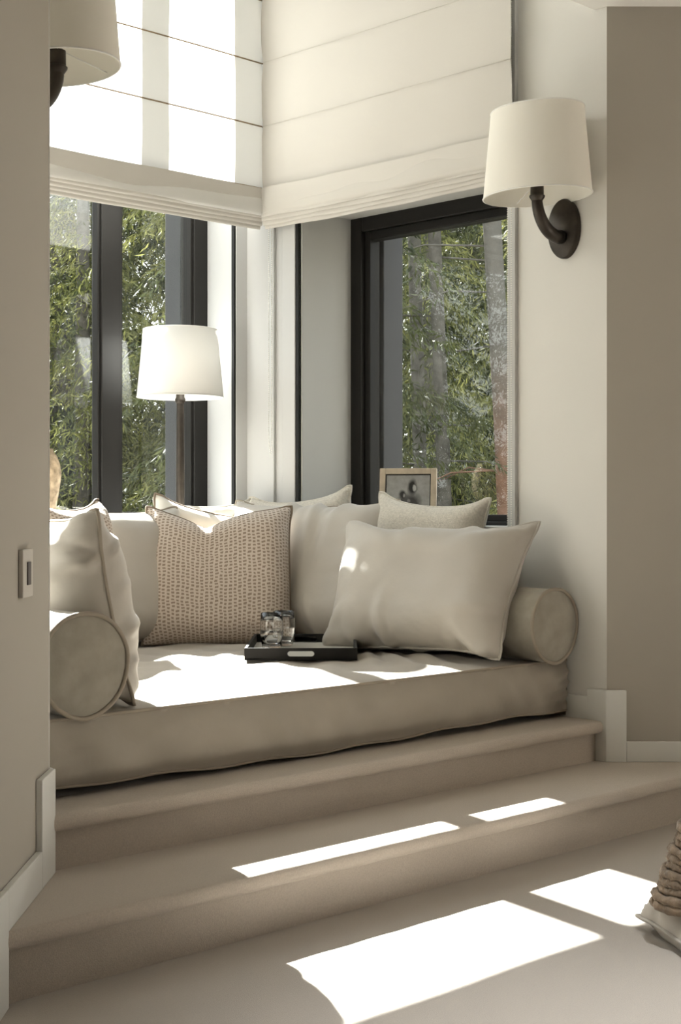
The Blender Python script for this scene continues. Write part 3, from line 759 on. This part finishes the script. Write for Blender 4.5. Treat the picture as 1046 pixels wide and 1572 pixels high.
# ------------------------------------------------------------------ tray and tumblers
TZ = mat_top(1.45, .75)+.004
tray = tag(empty('serving_tray', P(-.118, 4.67, TZ), (0, 0, -math.pi/4)), 'black lacquered serving tray with slot handles on the mattress', 'tray')
tw, tl, th, tt = .168, .257, .036, .009           # half width, half length, wall height, board thickness
m = MB(); m.box(-tw, tw, -tl, tl, 0, .007); m.build('tray_base', M['tray'], tray, bevel=.001)
m = MB(); m.box(-tw+tt, tw-tt, -tl+tt, tl-tt, .007, .009); o = m.build('tray_lining', M['trayin'], tray); o['label'] = 'pale lining'
for s in (-1, 1):
    m = MB(); m.box(min(s*tw, s*(tw-tt)), max(s*tw, s*(tw-tt)), -tl+tt, tl-tt, .007, th); m.build('tray_side', M['tray'], tray, bevel=.001)
    # end board with a rounded slot cut through
    m = MB(); bm = m.bm; hw, hz0, hz1, rr = .040, .011, .027, .008
    slot = []
    for cx, a0 in ((hw-rr, -90), (-hw+rr, 90)):
        for k in range(7):
            a = math.radians(a0+30*k); slot.append((cx+rr*math.cos(a), (hz0+hz1)/2+rr*math.sin(a)))
    n = len(slot); ys = (s*tl, s*(tl-tt)); outer = []
    for (x, z) in slot:
        t = [] 
        dx, dz = x, z-(hz0+hz1)/2
        kx = tw/abs(dx) if abs(dx) > 1e-9 else 1e9
        kz = ((th-(hz0+hz1)/2) if dz > 0 else ((hz0+hz1)/2-.0))/abs(dz) if abs(dz) > 1e-9 else 1e9
        kk = min(kx, kz); outer.append((dx*kk, dz*kk+(hz0+hz1)/2))
    # add true corners
    poly_o = [(tw, 0), (tw, th), (-tw, th), (-tw, 0)]
    def band(inner, yy): return [bm.verts.new((x, yy, z)) for x, z in inner]
    I0, I1 = band(slot, ys[0]), band(slot, ys[1]); O0, O1 = band(poly_o, ys[0]), band(poly_o, ys[1])
    for I, O in ((I0, O0), (I1, O1)):
        # slot order: right cap from -90 to 90, left cap from 90 to 270
        bm.faces.new([O[0]]+[I[k] for k in range(6, -1, -1)][::1]+[]) if False else None
        q = [O[0], O[1]]+I[6::-1]; bm.faces.new(q)
        bm.faces.new([O[1], O[2], I[7], I[6]]); bm.faces.new([O[2], O[3]]+I[13:6:-1]); bm.faces.new([O[3], O[0], I[0], I[13]])
    for k in range(n): bm.faces.new((I0[k], I0[(k+1) % n], I1[(k+1) % n], I1[k]))
    for k in range(4): bm.faces.new((O0[k], O0[(k+1) % 4], O1[(k+1) % 4], O1[k]))
    m.build('tray_end', M['tray'], tray)
def tumbler(L, D, label, level):
    root = tag(empty('water_glass', P(L, D, TZ+.0095)), label, 'glass')
    h = .112
    out = [(0, 0), (.026, 0), (.0300, .003), (.0330, .018), (.0362, .045), (.0372, .062), (.0362, .085), (.0345, h)]
    inn = [(.0333, h), (.0350, .085), (.0360, .062), (.0350, .045), (.0315, .02), (.026, .012), (0, .011)]
    m = MB(); m.lathe(out+inn, 40); m.build('tumbler', M['tumbler'], root, smooth=True)
    wat = [(0, .0112), (.0259, .0122), (.0313, .0201), (.0347, .045), (.0356, .058), (.0354, level), (0, level)]
    m = MB(); m.lathe([(r*.997, z) for r, z in wat], 40); m.build('water', M['water'], root, smooth=True).data.set_sharp_from_angle(angle=math.radians(50))
    return root
tumbler(-.218, 4.70, 'nearer clear water tumbler on the black tray, about one third full', .044)
tumbler(-.183, 4.785, 'farther clear water tumbler on the tray, just behind the other', .058)

# ------------------------------------------------------------------ table lamp, vase, picture frame on the sills
SZ = .8685
lamp = tag(empty('table_lamp', (1.690, 1.655, SZ)), 'slim dark table lamp with plain white drum shade on the back sill', 'lamp')
m = MB(); m.lathe([(0, 0), (.062, 0), (.064, .006), (.058, .014), (.03, .020), (.018, .03), (0, .031)], 36); m.build('lamp_base', M['bronze'], lamp, smooth=True)
m = MB(); m.lathe([(.016, .02), (.0165, .2), (.0145, .42), (.0145, .44), (.019, .445), (.020, .455), (.0165, .462), (.0165, .50), (0, .505)], 24); m.build('lamp_stem', M['bronze'], lamp, smooth=True).data.set_sharp_from_angle(angle=math.radians(40))
m = MB(); zb = .462; m.lathe([(.161, zb), (.137, zb+.252), (.1355, zb+.252), (.1595, zb)], 64, closed=True); sh = m.build('lamp_shade', M['shade_in'], lamp, smooth=True); sh['label'] = 'white linen shade'
for r_, z_ in ((.1605, zb+.001), (.1365, zb+.251)):
    m = MB(); m.tube([(r_*math.cos(t*math.pi/32), r_*math.sin(t*math.pi/32), z_) for t in range(64)], .002, 6, closed=True); m.build('shade_rim', M['shade_in'], sh, smooth=True)
m = MB(); m.lathe([(0, .505), (.013, .508), (.015, .53), (.028, .56), (.03, .58), (.02, .60), (0, .607)], 20); m.build('bulb', M['shade_in'], lamp, smooth=True)

def vase_mat():
    m = mat('carved_stone', (.36, .285, .20), .85, spec=.1, bump=(30, .5, 5, .004), var=(34, .55))
    return m
vase = tag(empty('stone_vase', (1.122, 1.70, SZ)), 'mottled beige stone vase partly hidden by the left wall', 'vase')
m = MB(); m.lathe([(0, 0), (.036, 0), (.038, .004), (.042, .05), (.051, .10), (.0585, .15), (.060, .175), (.055, .205), (.044, .232), (.034, .245), (.033, .256), (.030, .256), (.030, .244), (.040, .228), (.050, .17), (.034, .02), (0, .018)], 40)
m.build('vase_body', vase_mat(), vase, smooth=True)

def photo_mat():
    """a small black and white portrait print: grey ground, two dark haired figures"""
    m = bpy.data.materials.new('portrait_print'); m.use_nodes = True; nt = m.node_tree; L = nt.links; b = nt.nodes['Principled BSDF']; b.inputs['Roughness'].default_value = .25
    tc = nt.nodes.new('ShaderNodeTexCoord'); nz = nt.nodes.new('ShaderNodeTexNoise'); nz.inputs['Scale'].default_value = 7; nz.inputs['Detail'].default_value = 6
    L.new(tc.outputs['UV'], nz.inputs['Vector'])
    r = nt.nodes.new('ShaderNodeValToRGB'); r.color_ramp.elements[0].color = (.20, .195, .185, 1); r.color_ramp.elements[1].color = (.40, .39, .37, 1)
    L.new(nz.outputs['Fac'], r.inputs[0]); cur = r.outputs[0]
    sep = nt.nodes.new('ShaderNodeVectorMath'); sep.operation = 'ADD'; L.new(tc.outputs['UV'], sep.inputs[0])
    wob = nt.nodes.new('ShaderNodeVectorMath'); wob.operation = 'SCALE'; wob.inputs['Scale'].default_value = .07
    cen = nt.nodes.new('ShaderNodeVectorMath'); cen.operation = 'SUBTRACT'; cen.inputs[1].default_value = (.5, .5, .5)
    L.new(nz.outputs['Color'], cen.inputs[0]); L.new(cen.outputs[0], wob.inputs[0]); L.new(wob.outputs[0], sep.inputs[1])
    for cx, cz, rx, rz, colr in ((.58, .20, .26, .42, .05), (.40, .30, .17, .26, .07), (.60, .72, .115, .19, .025), (.645, .70, .045, .085, .40), (.37, .55, .085, .11, .03), (.405, .53, .03, .05, .26), (.52, .40, .04, .05, .18)):
        s1 = nt.nodes.new('ShaderNodeVectorMath'); s1.operation = 'SUBTRACT'; s1.inputs[1].default_value = (cx, cz, 0); L.new(sep.outputs[0], s1.inputs[0])
        s2 = nt.nodes.new('ShaderNodeVectorMath'); s2.operation = 'DIVIDE'; s2.inputs[1].default_value = (rx, rz, 1); L.new(s1.outputs[0], s2.inputs[0])
        ln = nt.nodes.new('ShaderNodeVectorMath'); ln.operation = 'LENGTH'; L.new(s2.outputs[0], ln.inputs[0])
        mr = nt.nodes.new('ShaderNodeMapRange'); mr.inputs[1].default_value = .6; mr.inputs[2].default_value = 1.12; mr.inputs[3].default_value = 1; mr.inputs[4].default_value = 0; L.new(ln.outputs['Value'], mr.inputs[0])
        mx = nt.nodes.new('ShaderNodeMix'); mx.data_type = 'RGBA'; L.new(mr.outputs[0], mx.inputs[0]); L.new(cur, mx.inputs[6]); mx.inputs[7].default_value = (colr, colr*.97, colr*.93, 1); cur = mx.outputs[2]
    L.new(cur, b.inputs['Base Color'])
    return m
pf = tag(empty('picture_frame', (2.175, .955, .859)), 'pale wooden picture frame with a black and white portrait on the right sill', 'picture frame')
pf.rotation_euler = (math.radians(-9), 0, math.radians(-56))
fw, fh, fb = .104, .205, .021
for (x0_, x1_, z0_, z1_) in ((-fw, -fw+fb, 0, fh), (fw-fb, fw, 0, fh), (-fw+fb, fw-fb, 0, fb), (-fw+fb, fw-fb, fh-fb, fh)):
    m = MB(); m.box(x0_, x1_, -.016, 0, z0_, z1_); m.build('frame_rail', M['wood'], pf, bevel=.002)
m = MB(); m.box(-fw+fb, fw-fb, -.009, -.001, fb, fh-fb); m.build('frame_back', M['gasket'], pf)
m = MB(); m.grid(lambda a, b: Vector((-fw+fb+.004+(2*fw-2*fb-.008)*a, -.0095, fb+.004+(fh-2*fb-.008)*b)), 1, 1); m.build('print', photo_mat(), pf)
m = MB(); m.box(-.02, .02, .002, .006, .01, .15); m.move(Matrix.Rotation(math.radians(-7), 4, 'X')); m.build('easel_strut', M['wood'], pf)

# ------------------------------------------------------------------ floor cushion and ribbed pouf at the right edge
place_cushion('floor_cushion', 'beige satin floor cushion lying on the carpet at the right edge', M['satin'], .60, .60, P(1.058, 2.68, .028), -35.5, 90, piping=M['satin'], press=.9, seed=61, thick=.13, camp=.012, ncr=14, floorfn=lambda x, y: .004)
rib = tag(empty('ribbed_pouf', P(1.035, 2.995, .078), (0, 0, -math.pi/2)), 'chunky brown ribbed knit pouf on the satin floor cushion', 'pouf'); rib.scale = (1.5, 1.5, 1.5)
M['knit'] = mat('chunky_knit', (.20,.15,.105), .95, spec=.05, bump=(120, .9, 5, .006), var=(45, .35), sheen=.2)
def ribbed(k):
    z = .006+.0108*k; f = 1-.0147*k+.012*math.sin(k*2.1)
    a, b = .25*f, .14*f; pts = []
    for t in range(72):
        an = 2*math.pi*t/72; e = .32
        x = a*math.copysign(abs(math.cos(an))**e, math.cos(an)); y = b*math.copysign(abs(math.sin(an))**e, math.sin(an))
        pts.append((x+.0015*math.sin(t*1.9+k), y+.0015*math.cos(t*2.3+k*2), z+.0015*math.sin(t*.9+k)))
    return pts
for k in range(24):
    m = MB(); m.tube(ribbed(k), [.0072*(1+.10*math.sin(t*1.57+k)) for t in range(72)], 6, closed=True); m.build('knit_roll', M['knit'], rib, smooth=True)
m = MB(); m.prism([(-.235, -.125), (.235, -.125), (.235, .125), (-.235, .125)], .002, .02)
m.lathe([(.16, .02), (.115, .255), (0, .26)], 24, 1.4, .75); m.build('cushion_core', M['knit'], rib)

# ------------------------------------------------------------------ outside: ground and spruce forest
GZ = -.7
def leaf_mat(name, c0, c1):
    m = bpy.data.materials.new(name); m.use_nodes = True; nt = m.node_tree; L = nt.links; b = nt.nodes['Principled BSDF']
    b.inputs['Roughness'].default_value = .6; b.inputs['Specular IOR Level'].default_value = .25
    tc = nt.nodes.new('ShaderNodeTexCoord'); n = nt.nodes.new('ShaderNodeTexNoise'); n.inputs['Scale'].default_value = 3.5; n.inputs['Detail'].default_value = 6
    L.new(tc.outputs['Object'], n.inputs['Vector']); r = nt.nodes.new('ShaderNodeValToRGB')
    r.color_ramp.elements[0].position = .35; r.color_ramp.elements[1].position = .68
    r.color_ramp.elements[0].color = (*c0, 1); r.color_ramp.elements[1].color = (*c1, 1)
    L.new(n.outputs['Fac'], r.inputs[0]); L.new(r.outputs[0], b.inputs['Base Color'])
    t = nt.nodes.new('ShaderNodeBsdfTranslucent'); L.new(r.outputs[0], t.inputs[0]); mx = nt.nodes.new('ShaderNodeMixShader'); mx.inputs[0].default_value = .35
    out = nt.nodes['Material Output']; L.new(b.outputs[0], mx.inputs[1]); L.new(t.outputs[0], mx.inputs[2]); L.new(mx.outputs[0], out.inputs[0])
    return m
M['needle'] = leaf_mat('spruce_needles', (.018, .024, .010), (.085, .095, .035))
M['needle2'] = leaf_mat('bright_needles', (.04, .05, .016), (.25, .25, .08))
M['bark'] = mat('grey_bark', (.09,.085,.075), .9, spec=.05, bump=(18, .8, 6, .02), var=(14, .35))
M['redbark'] = mat('red_bark', (.125,.075,.052), .9, spec=.05, bump=(16, .8, 6, .02), var=(12, .35))
_nt = M['redbark'].node_tree; _b = _nt.nodes['Principled BSDF']; _src = _b.inputs['Base Color'].links[0].from_socket
_tc = _nt.nodes.new('ShaderNodeTexCoord'); _sx = _nt.nodes.new('ShaderNodeSeparateXYZ'); _mr = _nt.nodes.new('ShaderNodeMapRange'); _mx = _nt.nodes.new('ShaderNodeMix'); _mx.data_type = 'RGBA'
_nt.links.new(_tc.outputs['Object'], _sx.inputs[0]); _nt.links.new(_sx.outputs['Z'], _mr.inputs[0]); _mr.inputs[1].default_value = 1.8; _mr.inputs[2].default_value = 2.6
_nt.links.new(_mr.outputs[0], _mx.inputs[0]); _nt.links.new(_src, _mx.inputs[6]); _mx.inputs[7].default_value = (.095, .09, .08, 1); _nt.links.new(_mx.outputs[2], _b.inputs['Base Color'])
M['ground'] = mat('forest_ground', (.15,.135,.105), .95, spec=.05, bump=(3, .6, 5, .05), var=(2, .4))
gr = MB().prism([(-40, 2.2), (60, 2.2), (60, 60), (-40, 60)], GZ-.1, GZ)
gr.prism([(2.6, -30), (60, -30), (60, 2.2), (2.6, 2.2)], GZ-.1, GZ)
struct(gr.build('ground', M['ground']), 'mossy forest ground outside the windows', 'ground')

def spruce_mesh(seed, H, rad, nbr, droop, dens, z_lo):
    rng = np.random.RandomState(seed); V = []; Fc = []
    def quad(c, d, s, l, w):
        i = len(V); V.extend([c-s*w, c+d*l*.5-s*w*.9, c+d*l, c+d*l*.5+s*w*.9]); Fc.append((i, i+1, i+2, i+3))
    up = np.array([0, 0, 1.0])
    for k in range(nbr):
        t = (k+rng.rand())/nbr; z = z_lo+(H-z_lo)*t**1.05; L = rad*(1-t)**.75*(.75+.4*rng.rand())+.12
        az = rng.rand()*2*math.pi; dr = np.array([math.cos(az), math.sin(az), 0]); side = np.array([-dr[1], dr[0], 0])
        ns = max(4, int(L/.085))
        for j in range(ns):
            f = (j+.6)/ns; p = dr*L*f+up*(z+.12*L*f-droop*L*f*f)
            tl = (.34*(1-.55*f)*min(1, L)+.05)
            for sgn in (-1, 1):
                d0 = dr*.55+side*sgn*.8; d0 = d0/np.linalg.norm(d0)
                nt_ = max(3, int(tl/.030*dens))
                for q in range(nt_):
                    g = (q+rng.rand())/nt_; c = p+d0*tl*g-up*(droop*.9*tl*g*g+.03*rng.rand())
                    d = d0*.5-up*(.35+.7*rng.rand()*droop)+rng.randn(3)*.35; d /= np.linalg.norm(d)
                    s = np.cross(d, rng.randn(3)); s /= np.linalg.norm(s)+1e-9
                    quad(c, d, s, .055+.045*rng.rand(), .0055+.005*rng.rand())
    me = bpy.data.meshes.new('foliage'); me.from_pydata([tuple(v) for v in V], [], Fc)
    return me
def trunk_mesh(H, r0, r1, lean=(0, 0), n=12, twigs=0, seed=0):
    m = MB(); pts = []; rr = []
    for k in range(16):
        t = k/15; pts.append((lean[0]*t*H+.03*math.sin(t*9), lean[1]*t*H+.03*math.sin(t*7+1), H*t)); rr.append(r0+(r1-r0)*t)
    m.tube(pts, rr, n)
    rnd = random.Random(seed)
    for q in range(twigs):
        z = H*(.1+.6*rnd.random()); a = rnd.random()*6.28; l = .4+.7*rnd.random(); t = z/H
        b = Vector((lean[0]*z, lean[1]*z, z)); e = b+Vector((l*math.cos(a), l*math.sin(a), -.25*l+.2*rnd.random()))
        m.tube([b, b.lerp(e, .5)+Vector((0, 0, .06)), e], [.007, .005, .002], 5)
    m.bm.normal_update()
    return m
variants = []
for s_, (H_, R_, nb_, dr_) in enumerate(((8.5, 1.75, 120, .55), (7.8, 1.45, 115, .75), (9.2, 2.0, 125, .45))):
    variants.append((spruce_mesh(50+s_, H_, R_, nb_, dr_, 1.25, .3), H_))
variants[0][0].materials.append(M['needle']); variants[1][0].materials.append(M['needle2']); variants[2][0].materials.append(M['needle'])
tk = [trunk_mesh(h*.97, .10, .015, twigs=10, seed=i).build('trunk', M['bark'], None, smooth=True) for i, (_, h) in enumerate(variants)]
tkm = [t.data for t in tk]
for t in tk: bpy.data.objects.remove(t)
def spruce(L, D, v, rot, sc, label, group=None):
    r = tag(empty('spruce_tree', P(L, D, GZ), (0, 0, rot)), label, 'tree', group); r.scale = (sc,)*3
    f = bpy.data.objects.new('foliage', variants[v][0]); COL.objects.link(f); f.parent = r
    t = bpy.data.objects.new('trunk', tkm[v]); COL.objects.link(t); t.parent = r
    return r
near = [(-2.3, 13.2, 1, .4, 1.0, 'bright drooping spruce filling the leftmost window pane'),
        (-1.15, 12.4, 1, 2.2, .98, 'bright drooping spruce behind the white shaded lamp'),
        (-.15, 9.2, 0, 4.0, .95, 'spruce with sunny branches at the left of the right window pane'),
        (1.75, 9.8, 1, 1.2, .9, 'bushy spruce behind the reddish leaning trunk')]
for a in near: spruce(*a)
rnd = random.Random(9)
for i, (L, D) in enumerate(((-3.9, 14.0), (-2.9, 14.5), (-.5, 14.5), (.7, 12.6), (1.6, 14), (2.9, 12), (-3.0, 16), (-1.3, 17), (.2, 17.5), (1.2, 18), (2.4, 17), (3.8, 15.5), (-4.6, 14), (0.6, 21), (-2.4, 20.5), (2.6, 22), (-5, 19), (5, 20), (-3.9, 21.5), (-.9, 22.5), (1.7, 20), (-1.9, 15.3), (2.2, 15.2), (-3.2, 18.4), (4.0, 18))):
    spruce(L+rnd.uniform(-.2, .2), D, (0, 2, 0, 1)[i % 4], rnd.uniform(0, 6.3), rnd.uniform(.9, 1.1)*(1 if D < 14.4 else 1.2 if D < 18 else 1.55), *(('dark spruce deep in the forest behind the left window panes', 'spruces behind the left window') if L/D < -.08 else ('dark spruce deep in the forest behind the trunks in the right window', 'spruces behind the right window') if L/D > .0 else ('dark spruce in the forest straight behind the white corner post', 'spruces behind the corner post')))
def spruce_at(x, y, v, rot, sc, label, group=None):
    r = spruce(0, 0, v, rot, sc, label, group); r.location = (x, y, GZ); return r
for i, (x, y) in enumerate(((-4.2, 7.5), (-5.8, 8.8), (-7.5, 10.5), (-6.2, 6.6), (-9, 8.5), (-4.8, 11), (-9.5, 12.5))):
    spruce_at(x, y, (0, 2)[i % 2], i*1.3, 1.0+.05*i, 'dark spruce beside the house, seen only as a reflection in the right window', 'spruces mirrored in the panes')
for i, (x, y) in enumerate(((-4.5, 14.5), (-2.2, 15.5), (.2, 14.2), (2.4, 15.2), (4.4, 13.8), (-3.4, 18), (-.8, 18.5), (1.6, 18.2), (3.8, 18), (-6, 17))):
    spruce_at(x, y, (0, 2)[i % 2], i*2.1, .95+.03*i, 'dark spruce straight out from the back window, hidden in the photo by the left wall', 'spruces straight behind the back window')
for i, (x, y) in enumerate(((7.5, -4.5), (9.5, -5.5), (8.8, -7.5), (11, -7.5), (10, -3))):
    spruce_at(x, y, (0, 2)[i % 2], i*1.7, 1.0, 'dark spruce beyond the side of the house, seen only as a reflection in the back window', 'spruces mirrored in the back panes')
def bare(L, D, H, r0, r1, lean, m, label, seed):
    r = tag(empty('tree_trunk', P(L, D, GZ), (0, 0, -math.pi/4)), label, 'tree')
    o = trunk_mesh(H, r0, r1, lean, 14, 9, seed).build('trunk', m, r, smooth=True)
    return r
bare(1.005, 8.8, 8.0, .062, .045, (-.028, 0), M['redbark'], 'tall leaning pine trunk with reddish lower bark near the right window edge', 1)
bare(.665, 9.6, 8.0, .052, .03, (-.012, 0), M['bark'], 'slim straight grey trunk in the middle of the right window', 2)
bare(.545, 10.8, 8.0, .055, .04, (.004, 0), M['bark'], 'farther grey trunk to the left of the slim trunk in the right window', 3)
